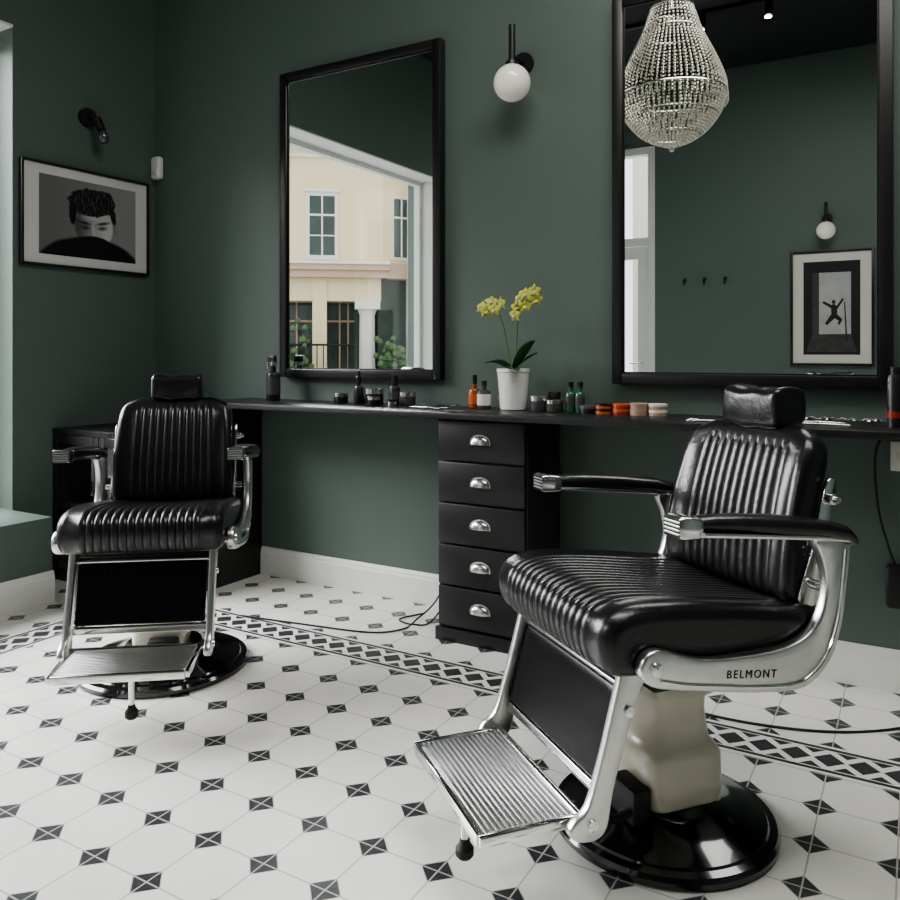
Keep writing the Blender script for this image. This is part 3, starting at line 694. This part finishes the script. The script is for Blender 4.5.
for xx in (-1.168,-1.128):
    item('green_lotion_bottle', bottle_prof(0.019,0.088,0.010,0.010), xx, 2.94, [('cap',[(0,0.098),(0.012,0.098),(0.012,0.120),(0,0.120)],'black'),('label',[(0.0193,0.02),(0.0196,0.02),(0.0196,0.06),(0.0193,0.06)],'pshade')], 'green_gl')
def tin(x,mt,h=0.024,n=1,r=0.034,y=2.92,lid='black'):
    e = empty('pomade_tin',(x+OX,y+OY,CT+0.0005))
    for q in range(n):
        z=q*(h+0.001)
        lathe('tin_%d'%q, [(0,z),(r,z),(r,z+h*0.55),(0,z+h*0.55)], (0,0,0), mt, e, 28)
        lathe('lid_%d'%q, [(0,z+h*0.55),(r*1.03,z+h*0.55),(r*1.03,z+h*0.95),(r,z+h),(0,z+h)], (0,0,0), lid, e, 28)
tin(-1.085,'black',0.03,lid='pshade'); tin(-1.022,'orange',0.020,2,lid='black'); tin(-0.952,'red',0.020,2,lid='orange'); tin(-0.884,'kraft',0.022,2,lid='kraft'); tin(-0.812,'kraft',0.022,2,lid='label'); tin(-0.985,'black',0.022,y=2.99,r=0.028,lid='kraft')
e = item('hair_spray_can', [(0,0),(0.024,0),(0.024,0.15),(0.018,0.165),(0,0.165)], -0.035, 2.84, [('band',[(0.0243,0.03),(0.0246,0.03),(0.0246,0.05),(0.0243,0.05)],'red'),('nozzle',[(0,0.165),(0.016,0.165),(0.016,0.19),(0,0.19)],'black')])
def comb(name, x, y, rz, L=0.17, mt='black'):
    e = empty(name, (x,y,CT+0.0005), rz)
    bm = bmesh.new(); add_box(bm, 0,L,0,0.010,0,0.005)
    n = int(L/0.006)
    for i in range(n): add_box(bm, 0.002+i*0.006,0.005+i*0.006,-0.018,0,0.001,0.004)
    finish('comb_teeth', bm, mt, e)
comb('hair_comb',-1.90,3.055,0.0,0.14); comb('hair_comb',-1.66,2.775,0.1,0.09,'silver')
def scissors(x,y,rz):
    e = empty('scissors',(x,y,CT+0.0008),rz)
    for s in (-1,1):
        bm = bmesh.new()
        add_tube(bm, [(0,0,0.004),(0.09,0.012*s,0.004)], lambda t: 0.004*(1-0.8*t), 8, smooth=0)
        add_tube(bm, [(0,0,0.004),(-0.04,-0.012*s,0.004),(-0.06,-0.02*s,0.004)], 0.003, 8)
        add_tube(bm, [(-0.075+0.016*math.cos(a*pi/6),-0.024*s+0.013*math.sin(a*pi/6),0.004) for a in range(13)], 0.0028, 8, smooth=0)
        finish('blade_%s'%('a' if s<0 else 'b'), bm, 'silver', e)
for x,y,r in ((-0.60,2.80,0.05),(-0.28,2.84,0.1),(-0.30,2.92,0.0),(-1.80,2.88,3.0)): scissors(x,y,r)
comb('hair_comb',-0.62,3.07,0.0,0.14)
hcl = empty('hair_clipper',(-0.44,2.90,CT+0.0005),0.1)
loft('clipper_body', [(-0.075,0,0.018,0.014,0.012),(-0.06,0,0.019,0.019,0.017),(0.03,0,0.021,0.021,0.020),(0.055,0,0.020,0.020,0.016)], 'rubber', hcl, e=3, axis='X')
boxes('clipper_blade', [(0.055,0.075,-0.020,0.020,0.012,0.020)], 'silver', hcl, 0.001)
hc = empty('hair_clips',(0,0,CT+0.001))
bm = bmesh.new()
for i in range(26):
    x = random.uniform(-0.42,-0.12); y = random.uniform(3.00,3.06); a = random.uniform(0,pi); d_ = Vector((math.cos(a),math.sin(a)*0.3,0))*0.018
    add_tube(bm, [Vector((x,y,0.004))-d_, Vector((x,y,0.010)), Vector((x,y,0.004))+d_], 0.003, 6)
finish('clip_pile', bm, 'silver', hc)
hc2 = empty('hair_clips',(0,0,CT+0.001))
bm = bmesh.new()
for i in range(16):
    x = random.uniform(-1.88,-1.72); y = random.uniform(2.95,3.02); a = random.uniform(0,pi); d_ = Vector((math.cos(a),math.sin(a)*0.3,0))*0.018
    add_tube(bm, [Vector((x,y,0.004))-d_, Vector((x,y,0.010)), Vector((x,y,0.004))+d_], 0.003, 6)
finish('clip_pile', bm, 'silver', hc2)

# orchid
oc = empty('potted_orchid', (-1.448,2.985,CT+0.0005))
lathe('pot', [(0,0),(0.050,0),(0.054,0.004),(0.066,0.155),(0.069,0.158),(0.069,0.170),(0.063,0.170),(0.060,0.150),(0,0.150)], (0,0,0), 'pot', oc, 40)
lathe('soil', [(0,0.1505),(0.060,0.1505),(0.03,0.157),(0,0.158)], (0,0,0), 'kraft', oc, 24)
def leaf(az, L, wd, lift, droop):
    bm = bmesh.new(); rings = []
    for i in range(13):
        t = i/12; r = L*t
        z = 0.155+lift*t-droop*t*t
        hw = wd*(math.sin(pi*min(1,t*0.93+0.05)))**0.7
        c = Vector((math.cos(az)*r, math.sin(az)*r, z)); s = Vector((-math.sin(az),math.cos(az),0))
        rings.append([c+s*hw*u+Vector((0,0,abs(u)*hw*0.35)) for u in (-1,-0.5,0,0.5,1)])
    add_rings(bm, rings, cap=False, closed=False)
    o = finish('leaf', bm, 'leaf', oc); md = o.modifiers.new('s','SOLIDIFY'); md.thickness = 0.002
for az,L,w,li,dr_ in ((-0.35,0.12,0.032,0.19,0.06),(3.5,0.12,0.026,0.10,0.06),(-1.0,0.11,0.030,0.06,0.05),(4.1,0.10,0.026,0.10,0.05),(0.4,0.10,0.024,0.12,0.04)): leaf(az,L,w,li,dr_)
s1 = [(-0.005,0,0.15),(-0.025,0,0.25),(-0.045,-0.01,0.36),(-0.075,-0.02,0.42),(-0.12,-0.03,0.425)]
s2 = [(0.005,0,0.15),(0.015,0,0.28),(0.03,-0.01,0.40),(0.06,-0.02,0.455),(0.105,-0.03,0.47)]
tube('stem_a', s1, 0.003, 'stem', oc, 8); tube('stem_b', s2, 0.003, 'stem', oc, 8)
def flower(c, yaw, tilt, r=0.030):
    bm = bmesh.new()
    Rm = Matrix.Rotation(yaw,3,'Z') @ Matrix.Rotation(tilt,3,'X')
    for q in range(5):
        a = 2*pi*q/5+pi/2; w = r*(0.30 if q in (0,2,3) else 0.42)
        rings = []
        for i in range(6):
            t = i/5; hw = w*math.sin(pi*(0.12+0.86*t))
            base = Vector((math.cos(a)*r*t, -0.004-0.006*math.sin(t*3), math.sin(a)*r*t)); s = Vector((-math.sin(a),0,math.cos(a)))
            rings.append([Vector(c)+Rm@(base+s*hw*u+Vector((0,0.003*abs(u),0))) for u in (-1,0,1)])
        add_rings(bm, rings, cap=False, closed=False)
    cc = Vector(c)+Rm@Vector((0,-0.012,-0.005))
    add_lathe(bm, [(0.001,-0.008),(0.009,-0.004),(0.009,0.004),(0.001,0.008)], tuple(cc), 8, mi=1)
    finish('blossom', bm, ['petal','petal2'], oc)
for c_,yw in (((-0.125,-0.04,0.425),-0.3),((-0.085,-0.03,0.445),0.4),((-0.062,-0.045,0.415),0.1),((-0.035,-0.03,0.440),-0.5),((-0.105,-0.05,0.405),0.8),
             ((0.035,-0.03,0.42),0.2),((0.050,-0.04,0.455),-0.4),((0.080,-0.05,0.470),0.3),((0.115,-0.03,0.45),0.7),((0.03,-0.04,0.39),-0.2),((0.075,-0.045,0.425),0.5),((0.118,-0.04,0.485),0.0)):
    flower(c_, yw, random.uniform(-0.5,0.3))

# ------------------------------------------------------------------ socket and cables
e = empty('wall_socket')
box('socket_plate', -0.085,-0.005,D-0.012,D-0.0005,0.75,0.85,'white',e,0.003)
lathe('socket_well', [(0,0),(0.022,0),(0.022,-0.003),(0,-0.003)], (-0.045,D-0.012,0.80), 'label', e, 24, 'Y')
cb1 = empty('power_cable')
tube('cord', [(-0.10,D-0.02,CT-0.03),(-0.13,D-0.03,0.80),(-0.12,D-0.03,0.62),(-0.09,D-0.04,0.50),(-0.07,D-0.04,0.44)], 0.004, 'rubber', cb1, 8)
loft('adapter', [(0.30,-0.07,D-0.045,0.022,0.02),(0.31,-0.07,D-0.045,0.028,0.026),(0.43,-0.07,D-0.045,0.028,0.026),(0.44,-0.07,D-0.045,0.02,0.02)], 'rubber', cb1, e=5, axis='Z')
tube('power_cable', [(0.25,2.98,0.30),(0.12,2.95,0.05),(-0.05,2.80,0.006),(-0.25,2.66,0.005),(-0.50,2.60,0.005),(-0.75,2.62,0.005),(-1.0,2.68,0.005),(-1.2,2.70,0.005)], 0.004, 'rubber', None, 8)
cb2 = empty('power_cable')
tube('cord_a', [(-1.80,D-0.02,CT-0.03),(-1.78,D-0.03,0.75),(-1.74,D-0.03,0.62),(-1.76,D-0.03,0.35),(-1.80,2.98,0.10),(-1.86,2.88,0.006),(-1.85,2.76,0.005),(-1.95,2.66,0.005),(-2.25,2.60,0.005),(-2.55,2.55,0.005)], 0.0035, 'rubber', cb2, 8)
tube('cord_b', [(-1.76,D-0.02,CT-0.03),(-1.73,D-0.03,0.80),(-1.72,D-0.03,0.5),(-1.74,D-0.06,0.2),(-1.78,2.90,0.02),(-1.84,2.83,0.006),(-1.93,2.86,0.005),(-1.88,2.97,0.006)], 0.0035, 'rubber', cb2, 8)
tube('cord_c', [(-1.83,D-0.02,CT-0.03),(-1.86,D-0.04,0.84),(-1.80,D-0.05,0.78),(-1.77,D-0.03,0.84),(-1.74,D-0.03,0.72)], 0.0035, 'rubber', cb2, 8)
box('transformer_block', -1.775,-1.715,D-0.06,D-0.03,0.66,0.74,'rubber',cb2,0.006)

# ------------------------------------------------------------------ lights
def sun(name, d, energy, ang, col):
    l = bpy.data.lights.new(name,'SUN'); l.energy = energy; l.angle = math.radians(ang); l.color = col
    o = bpy.data.objects.new(name,l); COL.objects.link(o); o.rotation_euler = Vector(d).to_track_quat('-Z','Y').to_euler(); o.location=(-8,0,6)
sun('daylight_sun', (0.76,0.36,-0.53), 19.0, 62, (0.98,0.98,1.0))
def area(name, loc, d, sx, sy, e, col):
    l = bpy.data.lights.new(name,'AREA'); l.shape='RECTANGLE'; l.size=sx; l.size_y=sy; l.energy=e; l.color=col
    o = bpy.data.objects.new(name,l); COL.objects.link(o); o.location=loc; o.rotation_euler=Vector(d).to_track_quat('-Z','Y').to_euler()
area('added_ceiling_fill', (-0.1,1.45,H-0.05), (0,0.0,-1), 2.6, 1.1, 84, (1.0,0.98,0.94))  # added overhead fill to brighten the interior; no such fixture in the room
w = bpy.data.worlds.new('overcast_sky'); sc.world = w; w.use_nodes = True
bg = w.node_tree.nodes['Background']; bg.inputs[0].default_value = (0.93,0.965,1.0,1); bg.inputs[1].default_value = 2.0

# ------------------------------------------------------------------ camera
cam = bpy.data.cameras.new('camera'); co = bpy.data.objects.new('camera', cam); COL.objects.link(co)
co.location = (0,0,1.15); co.rotation_euler = (pi/2, 0, math.radians(30.4))
cam.sensor_width = 36; cam.lens = 32.0; cam.shift_y = -97/900; cam.clip_start = 0.02
sc.camera = co
